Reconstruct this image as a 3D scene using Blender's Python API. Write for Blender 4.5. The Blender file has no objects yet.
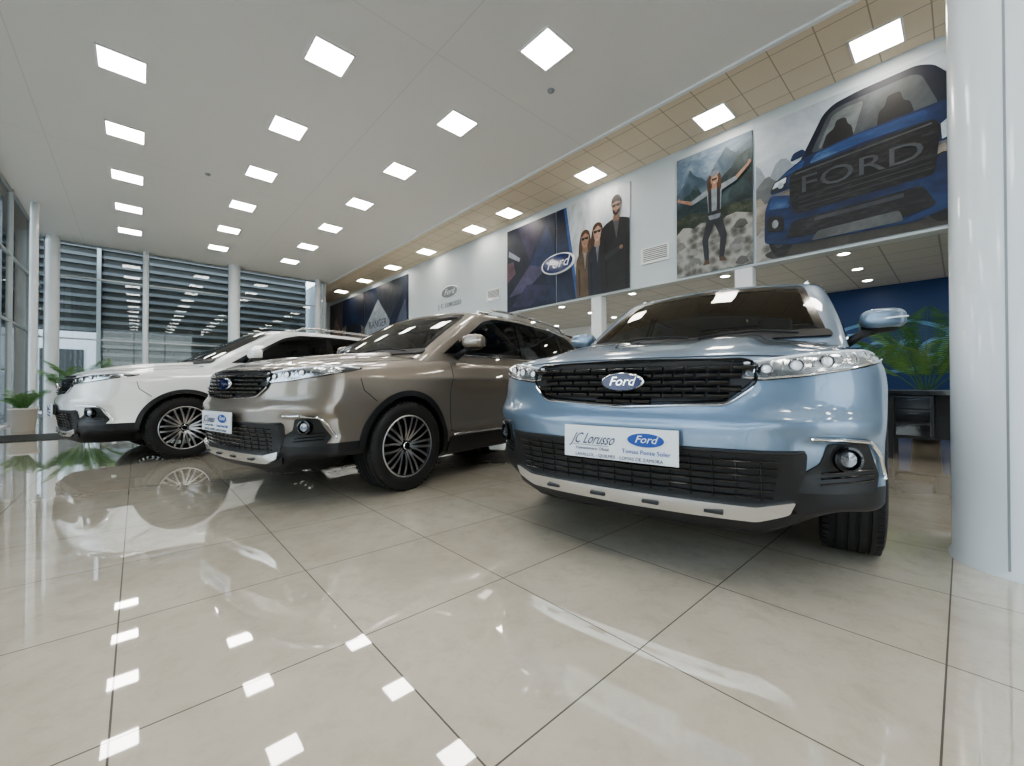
import bpy, bmesh, math, random
import numpy as np
from mathutils import Vector, Matrix
from mathutils.bvhtree import BVHTree
random.seed(7)
scene = bpy.context.scene
COL = scene.collection

# ------------------------------------------------------------------ materials
def sock(b, names, v):
    for n in names:
        if n in b.inputs:
            b.inputs[n].default_value = v
            return
def mat(name, col, rough=.5, metal=0., coat=0., coat_r=.03, emis=None, es=0., spec=None, alpha=None):
    m = bpy.data.materials.new(name); m.use_nodes = True
    b = m.node_tree.nodes['Principled BSDF']
    b.inputs['Base Color'].default_value = (*col, 1)
    b.inputs['Roughness'].default_value = rough
    b.inputs['Metallic'].default_value = metal
    sock(b, ['Coat Weight'], coat); sock(b, ['Coat Roughness'], coat_r)
    if spec is not None: sock(b, ['Specular IOR Level'], spec)
    if emis is not None:
        sock(b, ['Emission Color'], (*emis, 1)); sock(b, ['Emission Strength'], es)
    return m
class NT:
    def __init__(s, m): s.t = m.node_tree; s.b = s.t.nodes['Principled BSDF']
    def n(s, typ, **kw):
        nd = s.t.nodes.new(typ)
        for k, v in kw.items(): setattr(nd, k, v)
        return nd
    def math(s, op, a, b=None):
        nd = s.n('ShaderNodeMath', operation=op)
        for i, v in enumerate((a, b)):
            if v is None: continue
            if isinstance(v, (int, float)): nd.inputs[i].default_value = v
            else: s.t.links.new(v, nd.inputs[i])
        return nd.outputs[0]
    def link(s, a, b): s.t.links.new(a, b)
    def coords(s):
        tc = s.n('ShaderNodeTexCoord'); sp = s.n('ShaderNodeSeparateXYZ')
        s.link(tc.outputs['Object'], sp.inputs[0]); return tc.outputs['Object'], sp.outputs
    def line(s, c, size, off, w):
        t = s.math('DIVIDE', s.math('SUBTRACT', c, off), size)
        f = s.math('FRACT', s.math('ADD', t, .5))
        d = s.math('MULTIPLY', s.math('ABSOLUTE', s.math('SUBTRACT', f, .5)), size)
        return s.math('LESS_THAN', d, w/2)
    def cell(s, c, size, off):
        return s.math('FLOOR', s.math('DIVIDE', s.math('SUBTRACT', c, off), size))
    def mix(s, f, a, b):
        nd = s.n('ShaderNodeMix', data_type='RGBA')
        for i, v in ((0, f), (6, a), (7, b)):
            if isinstance(v, (int, float)): nd.inputs[i].default_value = v
            elif isinstance(v, tuple): nd.inputs[i].default_value = (*v, 1)
            else: s.link(v, nd.inputs[i])
        return nd.outputs[2]
    def noise(s, vec, scale, detail=4, rough=.5, dist=0.):
        nd = s.n('ShaderNodeTexNoise'); s.link(vec, nd.inputs['Vector'])
        nd.inputs['Scale'].default_value = scale; nd.inputs['Detail'].default_value = detail
        nd.inputs['Roughness'].default_value = rough; nd.inputs['Distortion'].default_value = dist
        return nd.outputs['Fac']
    def ramp(s, f, a, b):
        nd = s.n('ShaderNodeMapRange'); s.link(f, nd.inputs[0])
        nd.inputs[1].default_value = a; nd.inputs[2].default_value = b
        return nd.outputs[0]

def floor_material():
    m = mat('floor_tile', (.6, .55, .45), .05, coat=1., coat_r=.008); N = NT(m)
    sock(N.b, ['Coat IOR'], 1.75)
    v, o = N.coords()
    ln = N.math('MAXIMUM', N.line(o[0], .59, .548, .0045), N.line(o[1], .633, .67, .0045))
    n1 = N.ramp(N.noise(v, 2.2, 6, .6, .6), .35, .7)
    n2 = N.ramp(N.noise(v, 9, 7, .78, .3), .48, .70)
    n3 = N.ramp(N.noise(v, 1.1, 3, .5, .2), .45, .65)
    c = N.mix(n1, (.64, .57, .465), (.76, .70, .59))
    c = N.mix(N.math('MULTIPLY', n2, .45), c, (.48, .405, .315))
    c = N.mix(N.math('MULTIPLY', n3, .2), c, (.55, .475, .37))
    cx, cy = N.cell(o[0], .59, .548), N.cell(o[1], .633, .67)
    cb = N.n('ShaderNodeCombineXYZ'); N.link(cx, cb.inputs[0]); N.link(cy, cb.inputs[1])
    wn = N.n('ShaderNodeTexWhiteNoise', noise_dimensions='3D'); N.link(cb.outputs[0], wn.inputs['Vector'])
    c = N.mix(N.math('MULTIPLY', wn.outputs['Value'], .2), c, (.55, .48, .375))
    c = N.mix(ln, c, (.11, .09, .07))
    N.link(c, N.b.inputs['Base Color'])
    r = N.math('ADD', N.math('MULTIPLY', ln, .5), N.math('ADD', .03, N.math('MULTIPLY', n2, .03)))
    N.link(r, N.b.inputs['Roughness'])
    return m
def grid_material(name, col, lc, sx, ox, sy, oy, w, rough=.6):
    m = mat(name, col, rough); N = NT(m); v, o = N.coords()
    ln = N.math('MAXIMUM', N.line(o[0], sx, ox, w), N.line(o[1], sy, oy, w))
    n = N.ramp(N.noise(v, 40, 2), .4, .6)
    c = N.mix(N.math('MULTIPLY', n, .08), col, tuple(x*.8 for x in col))
    N.link(N.mix(ln, c, lc), N.b.inputs['Base Color']); return m
def wall_material(name, col, rough=.6):
    m = mat(name, col, rough); N = NT(m); v, o = N.coords()
    n = N.noise(v, 3, 3)
    N.link(N.mix(N.math('MULTIPLY', n, .15), col, tuple(x*.82 for x in col)), N.b.inputs['Base Color']); return m
def glass_material(name, tint=(1, 1, 1), ior=1.5):
    m = bpy.data.materials.new(name); m.use_nodes = True; t = m.node_tree
    t.nodes.clear()
    o = t.nodes.new('ShaderNodeOutputMaterial'); mx = t.nodes.new('ShaderNodeMixShader')
    tr = t.nodes.new('ShaderNodeBsdfTransparent'); tr.inputs[0].default_value = (*tint, 1)
    gl = t.nodes.new('ShaderNodeBsdfGlossy'); gl.inputs['Roughness'].default_value = .01
    fr = t.nodes.new('ShaderNodeFresnel'); fr.inputs[0].default_value = ior
    t.links.new(fr.outputs[0], mx.inputs[0]); t.links.new(tr.outputs[0], mx.inputs[1])
    t.links.new(gl.outputs[0], mx.inputs[2]); t.links.new(mx.outputs[0], o.inputs[0]); return m
def paint_material(name, col, metal=.55, rough=.3):
    m = mat(name, col, rough, metal, coat=1., coat_r=.006); N = NT(m); v, o = N.coords()
    sock(N.b, ['Coat IOR'], 1.62)
    fl = N.noise(v, 900, 1)
    c = N.mix(N.math('MULTIPLY', fl, .25), col, tuple(min(1, x*1.35) for x in col))
    thr = N.math('ADD', .33, N.math('MULTIPLY', N.math('LESS_THAN', o[0], .93), .10))
    g = N.n('ShaderNodeNewGeometry')
    f = N.math('MAXIMUM', N.math('LESS_THAN', o[2], thr), g.outputs['Backfacing'])
    N.link(N.mix(f, c, (.012, .012, .013)), N.b.inputs['Base Color'])
    inv = N.math('SUBTRACT', 1., f)
    N.link(N.math('MULTIPLY', inv, metal), N.b.inputs['Metallic'])
    N.link(inv, N.b.inputs['Coat Weight'])
    N.link(N.math('ADD', rough, N.math('MULTIPLY', f, .1)), N.b.inputs['Roughness'])
    return m

M = {}
M['PAINT'] = mat('car_paint_slot', (.5, .5, .5), .3)
M['black'] = mat('black_plastic', (.014, .014, .015), .45)
M['gloss'] = mat('gloss_black', (.006, .006, .007), .12, coat=.4)
M['tyre'] = mat('tyre_rubber', (.014, .014, .014), .6)
M['chrome'] = mat('chrome', (.85, .86, .88), .08, 1.)
M['alu'] = mat('brushed_aluminium', (.66, .66, .66), .25, .9)
M['spoke'] = mat('machined_alloy', (.50, .50, .51), .3, .9)
M['rimdark'] = mat('dark_alloy', (.025, .025, .028), .3, .7)
M['glass'] = glass_material('windscreen_glass', (.62, .70, .66), 1.6)
M['glass2'] = glass_material('privacy_glass', (.16, .18, .18), 1.6)
M['lamp'] = mat('lamp_reflector', (.55, .57, .59), .15, .85, coat=1.)
M['lampdark'] = mat('lamp_bezel', (.07, .07, .075), .15, .5, coat=1.)
M['lens'] = mat('lamp_lens', (.85, .88, .92), .03, .3, coat=1., emis=(.9, .95, 1), es=.2)
M['foglens'] = mat('fog_lens', (.22, .23, .25), .05, .7, coat=1.)
M['red'] = mat('tail_lens', (.35, .01, .01), .08, coat=1.)
M['badge'] = mat('badge_blue', (.005, .016, .10), .15, coat=.5)
M['white'] = mat('white_plastic', (.8, .8, .8), .35)
M['plate'] = mat('plate_white', (.78, .8, .84), .3)
M['ink'] = mat('ink', (.05, .06, .12), .5)
M['inkblue'] = mat('ink_blue', (.02, .08, .35), .4)
M['disc'] = mat('brake_steel', (.2, .2, .2), .35, .9)
M['seat'] = mat('seat_leather', (.14, .13, .12), .5)
PAINTS = {
 'blue': paint_material('paint_ice_blue', (.185, .255, .345), .62, .36),
 'taupe': paint_material('paint_taupe', (.255, .218, .182), .62, .36),
 'pearl': paint_material('paint_pearl_white', (.86, .86, .84), .05, .4)}

# ------------------------------------------------------------------ mesh builder
class Builder:
    def __init__(s): s.v = []; s.f = []; s.m = []; s.s = []; s.mats = []
    def mi(s, m):
        m = M[m] if isinstance(m, str) else m
        if m not in s.mats: s.mats.append(m)
        return s.mats.index(m)
    def add(s, vs, fs, m, smooth=True, mirror=False):
        k = s.mi(m); o = len(s.v)
        s.v += [tuple(p) for p in vs]
        for i, f in enumerate(fs):
            s.f.append(tuple(o+j for j in f)); s.m.append(k)
            s.s.append(smooth[i] if isinstance(smooth, list) else smooth)
        if mirror:
            s.add([(p[0], -p[1], p[2]) for p in vs], [tuple(reversed(f)) for f in fs], m, smooth)
    def mesh(s, name, angle=None):
        me = bpy.data.meshes.new(name); me.from_pydata(s.v, [], s.f)
        for m in s.mats: me.materials.append(m)
        me.polygons.foreach_set('material_index', s.m)
        me.polygons.foreach_set('use_smooth', s.s)
        me.update()
        if angle: me.set_sharp_from_angle(angle=math.radians(angle))
        return me
    def obj(s, name, parent=None, angle=None):
        o = bpy.data.objects.new(name, s.mesh(name, angle)); COL.objects.link(o)
        if parent: o.parent = parent
        return o

def box_geo(c, h, rot=None):
    vs = []
    for x in (-1, 1):
        for y in (-1, 1):
            for z in (-1, 1):
                p = Vector((x*h[0], y*h[1], z*h[2]))
                if rot: p = rot @ p
                vs.append(tuple(p+Vector(c)))
    return vs, [(0, 1, 3, 2), (4, 6, 7, 5), (0, 4, 5, 1), (2, 3, 7, 6), (0, 2, 6, 4), (1, 5, 7, 3)]
def bbox_geo(c, h, bev=.01, rot=None, seg=2):
    bm = bmesh.new(); bmesh.ops.create_cube(bm, size=2)
    for v in bm.verts: v.co = Vector((v.co.x*h[0], v.co.y*h[1], v.co.z*h[2]))
    bmesh.ops.bevel(bm, geom=bm.edges[:], offset=bev, segments=seg, profile=.7, affect='EDGES')
    vs = []
    for v in bm.verts:
        p = v.co.copy()
        if rot: p = rot @ p
        vs.append(tuple(p+Vector(c)))
    bm.verts.index_update()
    fs = [tuple(v.index for v in f.verts) for f in bm.faces]; bm.free(); return vs, fs
def lathe(profile, n=32, axis='z', c=(0, 0, 0), closed=False):
    vs = []; fs = []; k = len(profile)
    for i in range(n):
        a = 2*math.pi*i/n; ca, sa = math.cos(a), math.sin(a)
        for r, h in profile:
            if axis == 'z': p = (r*ca, r*sa, h)
            elif axis == 'y': p = (r*ca, h, r*sa)
            else: p = (h, r*ca, r*sa)
            vs.append((p[0]+c[0], p[1]+c[1], p[2]+c[2]))
    for i in range(n):
        j = (i+1) % n
        for q in range(k if closed else k-1):
            q2 = (q+1) % k
            fs.append((i*k+q, j*k+q, j*k+q2, i*k+q2))
    return vs, fs
def tube(pts, r, n=8, cap=True):
    pts = [Vector(p) for p in pts]; vs = []; fs = []
    up = Vector((0, 0, 1)); k = len(pts)
    for i, p in enumerate(pts):
        d = (pts[min(i+1, k-1)]-pts[max(i-1, 0)]).normalized()
        a = d.cross(up)
        if a.length < .1: a = d.cross(Vector((1, 0, 0)))
        a.normalize(); b = d.cross(a)
        rr = r[i] if isinstance(r, (list, tuple)) else r
        for j in range(n):
            t = 2*math.pi*j/n; vs.append(tuple(p+(a*math.cos(t)+b*math.sin(t))*rr))
    for i in range(k-1):
        for j in range(n):
            j2 = (j+1) % n; fs.append((i*n+j, i*n+j2, (i+1)*n+j2, (i+1)*n+j))
    if cap: fs.append(tuple(range(n-1, -1, -1))); fs.append(tuple((k-1)*n+j for j in range(n)))
    return vs, fs
def ellipsoid(c, h, p=2., nu=28, nv=16, rot=None):
    vs = []; fs = []
    def sp(x, e): return math.copysign(abs(x)**(2/e), x)
    for i in range(nv+1):
        ph = -math.pi/2+math.pi*i/nv
        for j in range(nu):
            t = 2*math.pi*j/nu
            q = Vector((h[0]*sp(math.cos(ph), p)*sp(math.cos(t), p), h[1]*sp(math.cos(ph), p)*sp(math.sin(t), p), h[2]*sp(math.sin(ph), p)))
            if rot: q = rot @ q
            vs.append(tuple(q+Vector(c)))
    for i in range(nv):
        for j in range(nu):
            j2 = (j+1) % nu; fs.append((i*nu+j, i*nu+j2, (i+1)*nu+j2, (i+1)*nu+j))
    return vs, fs
TEXTROT = Matrix(((0, 0, -1), (-1, 0, 0), (0, 1, 0)))   # faces -x, reads left->right toward -y
def text_geo(s, size, loc, rot=TEXTROT, ext=.002, shear=0., sx=1.):
    cu = bpy.data.curves.new('t', 'FONT'); cu.body = s; cu.size = size; cu.extrude = ext
    cu.shear = shear; cu.align_x = 'CENTER'; cu.align_y = 'CENTER'; cu.resolution_u = 3
    ob = bpy.data.objects.new('t', cu); COL.objects.link(ob)
    bpy.context.view_layer.update()
    me = bpy.data.meshes.new_from_object(ob.evaluated_get(bpy.context.evaluated_depsgraph_get()))
    vs = [tuple(rot @ Vector((v.co.x*sx, v.co.y, v.co.z))+Vector(loc)) for v in me.vertices]
    fs = [tuple(p.vertices) for p in me.polygons]
    bpy.data.objects.remove(ob); bpy.data.curves.remove(cu); bpy.data.meshes.remove(me)
    return vs, fs
def roundpoly(pts, r, n=4):
    out = []; k = len(pts)
    for i in range(k):
        p = Vector(pts[i]); a = Vector(pts[i-1])-p; b = Vector(pts[(i+1) % k])-p
        ra = min(r, a.length*.45); rb = min(r, b.length*.45)
        p0 = p+a.normalized()*ra; p1 = p+b.normalized()*rb
        for j in range(n+1):
            t = j/n; q = p0*(1-t)**2+p*2*t*(1-t)+p1*t*t; out.append((q.x, q.y))
    return out
def inset(pts, d):
    k = len(pts); A = sum(pts[i][0]*pts[(i+1) % k][1]-pts[(i+1) % k][0]*pts[i][1] for i in range(k))
    sg = 1 if A > 0 else -1; out = []
    for i in range(k):
        p = Vector(pts[i]); a = (p-Vector(pts[i-1])); b = (Vector(pts[(i+1) % k])-p)
        if a.length < 1e-6: a = b
        if b.length < 1e-6: b = a
        a.normalize(); b.normalize()
        na = Vector((-a.y, a.x))*sg; nb = Vector((-b.y, b.x))*sg
        n = (na+nb); n.normalize(); q = p+n*d/max(.6, n.dot(na)); out.append((q.x, q.y))
    return out
def inside(u, v, poly):
    c = False; j = len(poly)-1
    for i in range(len(poly)):
        (x1, y1), (x2, y2) = poly[i], poly[j]
        if (y1 > v) != (y2 > v) and u < (x2-x1)*(v-y1)/(y2-y1)+x1: c = not c
        j = i
    return c

# ------------------------------------------------------------------ car shape
def pchip(xs, ys):
    xs = np.array(xs, float); ys = np.array(ys, float); h = np.diff(xs); d = np.diff(ys)/h
    m = np.zeros(len(xs)); m[0] = d[0]; m[-1] = d[-1]
    for i in range(1, len(xs)-1):
        if d[i-1]*d[i] > 0: m[i] = 2*d[i-1]*d[i]/(d[i-1]+d[i])
    def f(x):
        x = np.clip(np.asarray(x, float), xs[0], xs[-1])
        i = np.clip(np.searchsorted(xs, x, side='right')-1, 0, len(xs)-2)
        t = (x-xs[i])/h[i]; t2 = t*t; t3 = t2*t
        return (2*t3-3*t2+1)*ys[i]+(t3-2*t2+t)*h[i]*m[i]+(-2*t3+3*t2)*ys[i+1]+(t3-t2)*h[i]*m[i+1]
    return f
def sstep(a, b, x):
    t = np.clip((x-a)/(b-a), 0, 1); return t*t*(3-2*t)
def rounded_box(ns, rs, fn):
    ax = []
    for n, r in zip(ns, rs):
        e = 1-r
        ax.append(np.concatenate([np.linspace(-1, -e, 6)[:-1], np.linspace(-e, e, n), np.linspace(e, 1, 6)[1:]]))
    idx = {}; pts = []; faces = []
    L = [len(a)-1 for a in ax]
    def vid(i, j, k):
        key = (i, j, k)
        if key not in idx:
            idx[key] = len(pts); pts.append((ax[0][i], ax[1][j], ax[2][k]))
        return idx[key]
    for i in range(L[0]):
        for j in range(L[1]):
            faces.append((vid(i, j, 0), vid(i, j+1, 0), vid(i+1, j+1, 0), vid(i+1, j, 0)))
            faces.append((vid(i, j, L[2]), vid(i+1, j, L[2]), vid(i+1, j+1, L[2]), vid(i, j+1, L[2])))
    for i in range(L[0]):
        for k in range(L[2]):
            faces.append((vid(i, 0, k), vid(i+1, 0, k), vid(i+1, 0, k+1), vid(i, 0, k+1)))
            faces.append((vid(i, L[1], k), vid(i, L[1], k+1), vid(i+1, L[1], k+1), vid(i+1, L[1], k)))
    for j in range(L[1]):
        for k in range(L[2]):
            faces.append((vid(0, j, k), vid(0, j, k+1), vid(0, j+1, k+1), vid(0, j+1, k)))
            faces.append((vid(L[0], j, k), vid(L[0], j+1, k), vid(L[0], j+1, k+1), vid(L[0], j, k+1)))
    p = np.array(pts); r = np.array(rs)
    inner = np.clip(p, -(1-r), 1-r); d = (p-inner)/r
    ln = np.linalg.norm(d, axis=1, keepdims=True); ln[ln == 0] = 1
    q = inner+d/ln*r
    return fn(q[:, 0], q[:, 1], q[:, 2]), faces

LEN = 4.58
fP = pchip([.18, .25, .34, .45, .56, .64, .70, .76, .84, .90, .94, .98, 1.08], [.15, .085, .045, .03, .004, .0, .022, .042, .060, .082, .12, .20, .42])
fC = pchip([0, .25, .45, .6, .72, .82, .9, .96], [0, .008, .034, .075, .13, .21, .31, .44])
fR = pchip([.2, .4, .6, .8, 1.0, 1.15], [.12, .02, 0., .03, .06, .12])
fC2 = pchip([0, .25, .45, .6, .72, .82, .9, .96], [0, .005, .02, .045, .08, .14, .22, .32])
fT = pchip([0, .1, .25, .5, .8, 1.1, 1.3, 1.6, 2.5, 3.5, 4.3, 4.58], [.905, .942, .980, 1.022, 1.060, 1.085, 1.09, 1.065, 1.07, 1.095, 1.12, 1.10])
fB = pchip([0, .5, 1, 3.5, 4.2, 4.58], [.22, .2, .2, .2, .24, .32])
fW = pchip([.18, .26, .36, .42, .50, .6, .72, .80, .855, .875, .90, .95, 1.0, 1.06, 1.12], [.86, .89, .905, .908, .898, .896, .902, .918, .938, .942, .936, .922, .905, .880, .85])
fWf = pchip([.18, .26, .36, .42, .50, .6, .72, .80, .86, .90, .94, .98, 1.02, 1.06], [.86, .89, .905, .908, .905, .908, .916, .920, .914, .900, .878, .848, .82, .80])
fPl = pchip([0, .5, 1.0, 1.6, 2.3, 3, 3.6, 4.1, 4.58], [.97, .99, 1.0, .990, .985, .990, 1.0, .985, .93])
def body_map(a, b, c):
    x = (a+1)/2*LEN
    for _ in range(6):
        y0 = b*.93; ay = np.abs(y0)
        fr = 1-sstep(.9, 1.7, x)
        zt = fT(x)-(.050+.030*fr)*(ay/.93)**4
        hood = 1-sstep(1.1, 1.5, x)
        zt = zt+hood*sstep(.06, .5, x)*(.024*(1-sstep(.50, .58, ay))-.014*(1-sstep(.20, .34, ay)))
        zb = fB(x)+.13*sstep(.50, .82, ay)*(1-sstep(.55, .95, x)); z = zb+(zt-zb)*(c+1)/2
        W = (fW(z)*(1-fr)+fWf(z)*fr)*fPl(x)
        fl = np.exp(-((x-.93)/.46)**4)+np.exp(-((x-3.65)/.46)**4)
        W = W+.018*fl*(1-sstep(.68, .84, z))
        y = b*W; ya = np.abs(y)
        xf = fP(z)+fC(ya)+.030*sstep(.62, .70, ya)*sstep(.42, .48, z)*(1-sstep(.585, .63, z))-.012*sstep(.45, .60, ya)*np.exp(-((z-.675)/.032)**2)
        xr = LEN-fR(z)-fC2(ya)
        x = xf+(xr-xf)*(a+1)/2
    return np.stack([x, y, z], 1)
gF = pchip([.95, 1.08, 1.2, 1.35, 1.5, 1.6, 1.68], [.88, 1.05, 1.24, 1.50, 1.78, 1.98, 2.2])
gR = pchip([.95, 1.1, 1.3, 1.5, 1.6, 1.68], [4.50, 4.47, 4.38, 4.24, 4.16, 4.1])
gW = pchip([.95, 1.05, 1.2, 1.4, 1.55, 1.62, 1.7], [.860, .84, .808, .752, .702, .676, .65])
gT = pchip([1, 1.8, 2.1, 2.6, 3.2, 3.8, 4.2, 4.5], [1.575, 1.59, 1.615, 1.638, 1.632, 1.602, 1.565, 1.53])
gP = pchip([1, 2, 3, 4.5], [.97, 1., .99, .9])
def green_map(a, b, c):
    x = 1+(a+1)/2*3.4
    for _ in range(6):
        y0 = b*.7
        zt = gT(x)-.045*(y0/.65)**2
        z = .93+(zt-.93)*(c+1)/2
        y = b*gW(z)*gP(x)
        xf = gF(z)+.13*(y/.7)**2; xr = gR(z)-.12*(y/.7)**2
        x = xf+(xr-xf)*(a+1)/2
    return np.stack([x, y, z], 1)

bv, bf = rounded_box((130, 70, 56), (.014, .055, .11), body_map)
gv, gf = rounded_box((110, 56, 36), (.03, .10, .12), green_map)
bv = [tuple(map(float, p)) for p in bv]; gv = [tuple(map(float, p)) for p in gv]
BVH = BVHTree.FromPolygons([Vector(p) for p in bv], bf)
GVH = BVHTree.FromPolygons([Vector(p) for p in gv], gf)
S2 = math.sqrt(.5)
def proj(u, v, axis, bvh, side=-1):
    if axis == 'front': o, d = Vector((-2, u, v)), Vector((1, 0, 0))
    elif axis == 'rear': o, d = Vector((7, u, v)), Vector((-1, 0, 0))
    elif axis == 'side': o, d = Vector((u, side*2.5, v)), Vector((0, -side, 0))
    elif axis == 'diag': d = Vector((S2, S2, 0)); o = Vector((S2*u, -S2*u, v))-d*3
    else: o, d = Vector((u, v, 4)), Vector((0, 0, -1))
    h, n, i, dist = bvh.ray_cast(o, d)
    if h is None:
        q = {'front': Vector((0.3, u, v)), 'rear': Vector((4.3, u, v)), 'side': Vector((u, side*.9, v)), 'top': Vector((u, v, 1)), 'diag': Vector((S2*u-.2, -S2*u-.2, v))}[axis]
        h, n, i, dist = bvh.find_nearest(q)
    if n.dot(d) > 0: n = -n
    return h, n
def panel(B, outline, axis, bvh, off, m, step=.035, rim=.01, mirror=False, edge=None, hole=None):
    bm = bmesh.new(); es = []
    for loop in ([outline, hole] if hole else [outline]):
        vs = [bm.verts.new((u, v, 0)) for u, v in loop]
        es += [bm.edges.new((vs[i], vs[(i+1) % len(vs)])) for i in range(len(vs))]
    bmesh.ops.triangle_fill(bm, edges=es, use_beauty=True)
    us = [p[0] for p in outline]; ws = [p[1] for p in outline]
    for lo, hi, no in ((min(us), max(us), (1, 0, 0)), (min(ws), max(ws), (0, 1, 0))):
        k = max(1, int((hi-lo)/step))
        for i in range(1, k):
            c = lo+(hi-lo)*i/k
            bmesh.ops.bisect_plane(bm, geom=bm.verts[:]+bm.edges[:]+bm.faces[:], plane_co=(c if no[0] else 0, c if no[1] else 0, 0), plane_no=no, dist=1e-6)
    bm.verts.index_update()
    hit = {}
    for v in bm.verts: hit[v.index] = proj(v.co.x, v.co.y, axis, bvh)
    pv = [tuple(hit[i][0]+hit[i][1]*off) for i in range(len(bm.verts))]
    fs = []
    for f in bm.faces:
        ids = [v.index for v in f.verts]
        a, b, c = (Vector(pv[i]) for i in ids[:3])
        if (b-a).cross(c-a).dot(hit[ids[0]][1]) < 0: ids.reverse()
        fs.append(tuple(ids))
    B.add(pv, fs, m, True, mirror)
    rv = []; rf = []
    if rim:
        for e in bm.edges:
            if len(e.link_faces) == 1:
                i, j = e.verts[0].index, e.verts[1].index; o = len(rv)
                rv += [pv[i], pv[j], tuple(hit[j][0]-hit[j][1]*rim), tuple(hit[i][0]-hit[i][1]*rim)]
                rf.append((o, o+1, o+2, o+3))
        B.add(rv, rf, edge or m, False, mirror)
    bm.free()
def line_on(pts, axis, bvh, off=0., sub=8):
    out = []
    for i in range(len(pts)-1):
        for j in range(sub):
            t = j/sub; u = pts[i][0]*(1-t)+pts[i+1][0]*t; v = pts[i][1]*(1-t)+pts[i+1][1]*t
            h, n = proj(u, v, axis, bvh); out.append(h+n*off)
    h, n = proj(*pts[-1], axis, bvh); out.append(h+n*off)
    return out
def sym(half):
    return half+[(-u, v) for u, v in reversed(half) if abs(u) > 1e-6]

# ---- body with wheel wells
B = Builder(); B.mi('PAINT'); B.mi('black'); B.add(bv, bf, 'PAINT')
bob = B.obj('tmp_body')
CB = Builder(); CB.mi('PAINT')
for wx in (.93, 3.65):
    for s in (-1, 1):
        vs, fs = lathe([(0.0001, s*.52), (.385, s*.52), (.385, s*1.2), (.0001, s*1.2)], 64, 'y', (wx, 0, .345))
        bm = bmesh.new(); bvv = [bm.verts.new(p) for p in vs]
        for f in fs: bm.faces.new([bvv[i] for i in f])
        bmesh.ops.remove_doubles(bm, verts=bm.verts[:], dist=.001)
        bmesh.ops.recalc_face_normals(bm, faces=bm.faces[:]); bm.verts.index_update()
        CB.add([tuple(v.co) for v in bm.verts], [tuple(v.index for v in f.verts) for f in bm.faces], 'black'); bm.free()
cob = CB.obj('tmp_cut')
md = bob.modifiers.new('b', 'BOOLEAN'); md.operation = 'DIFFERENCE'; md.object = cob; md.solver = 'EXACT'
bpy.context.view_layer.update()
body_me = bpy.data.meshes.new_from_object(bob.evaluated_get(bpy.context.evaluated_depsgraph_get()))
body_me.name = 'body_shell'
bm = bmesh.new(); bm.from_mesh(body_me)
dl = [f for f in bm.faces if f.material_index == 0 and 1.14 < f.calc_center_median().x < 4.2 and abs(f.calc_center_median().y) < .74 and f.calc_center_median().z > .98 and f.normal.z > .6]
bmesh.ops.delete(bm, geom=dl, context='FACES'); bm.to_mesh(body_me); bm.free()
body_me.set_sharp_from_angle(angle=math.radians(38))
bpy.data.objects.remove(bob); bpy.data.objects.remove(cob)
PARTS = [('body_shell', body_me)]

# ---- glazing outlines
WS = roundpoly(sym([(0, 1.572), (.60, 1.542), (.735, 1.105), (0, 1.075)]), .05)
SW = roundpoly([(1.43, 1.10), (2.04, 1.465), (2.25, 1.52), (2.7, 1.538), (3.4, 1.525), (3.9, 1.46), (4.14, 1.33), (4.16, 1.25), (4.0, 1.16), (2.6, 1.11)], .06)
RW = roundpoly(sym([(0, 1.49), (.56, 1.47), (.68, 1.16), (0, 1.14)]), .05)
WSi, SWi, RWi = inset(WS, .042), inset(SW, .034), inset(RW, .042)
WSt, SWt, RWt = inset(WS, .022), inset(SW, .018), inset(RW, .022)
keep = []
for f in gf:
    c = sum((Vector(gv[i]) for i in f), Vector())/4
    v1 = Vector(gv[f[2]])-Vector(gv[f[0]]); v2 = Vector(gv[f[3]])-Vector(gv[f[1]]); n = v1.cross(v2); n.normalize()
    rm = (abs(n.x) > .25 and c.x < 2.3 and inside(c.y, c.z, WSt) and abs(n.y) < .8) or (c.x > 3.9 and abs(n.x) > .4 and inside(c.y, c.z, RWt)) or (abs(n.y) > .6 and inside(c.x, c.z, SWt))
    if c.z < 1.0 and abs(n.z) > .8: rm = True
    if not rm: keep.append(f)
B = Builder(); B.add(gv, keep, 'PAINT'); PARTS.append(('cabin_shell', B.mesh('cabin_shell')))
B = Builder()
panel(B, WS, 'front', GVH, .005, 'gloss', .04, .008, hole=WSi)
panel(B, WSi, 'front', GVH, .004, 'glass', .04, 0)
panel(B, SW, 'side', GVH, .005, 'gloss', .05, .008, True, hole=SWi)
panel(B, SWi, 'side', GVH, .004, 'glass2', .05, 0, True)
panel(B, RW, 'rear', GVH, .005, 'gloss', .05, .008, hole=RWi)
panel(B, RWi, 'rear', GVH, .004, 'glass2', .05, 0)
PARTS.append(('window_glass', B.mesh('window_glass')))
B = Builder()
panel(B, [(2.61, 1.112), (2.73, 1.112), (2.71, 1.535), (2.63, 1.535)], 'side', GVH, .008, 'gloss', .05, .01, True)
panel(B, [(3.60, 1.14), (3.68, 1.145), (3.62, 1.50), (3.56, 1.505)], 'side', GVH, .008, 'gloss', .05, .01, True)
panel(B, roundpoly([(1.40, 1.095), (1.62, 1.10), (1.62, 1.24)], .01), 'side', GVH, .008, 'gloss', .05, .01, True)
ch = line_on([(1.44, 1.092), (2.6, 1.10), (4.0, 1.148), (4.17, 1.24), (4.15, 1.34), (3.92, 1.47), (3.4, 1.537)], 'side', GVH, .006)
B.add(*tube(ch, .008), 'chrome', True, True)
panel(B, roundpoly(sym([(0, 1.105), (.74, 1.13), (.76, 1.085), (0, 1.065)]), .02), 'front', GVH, .012, 'black', .04, .01)
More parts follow.
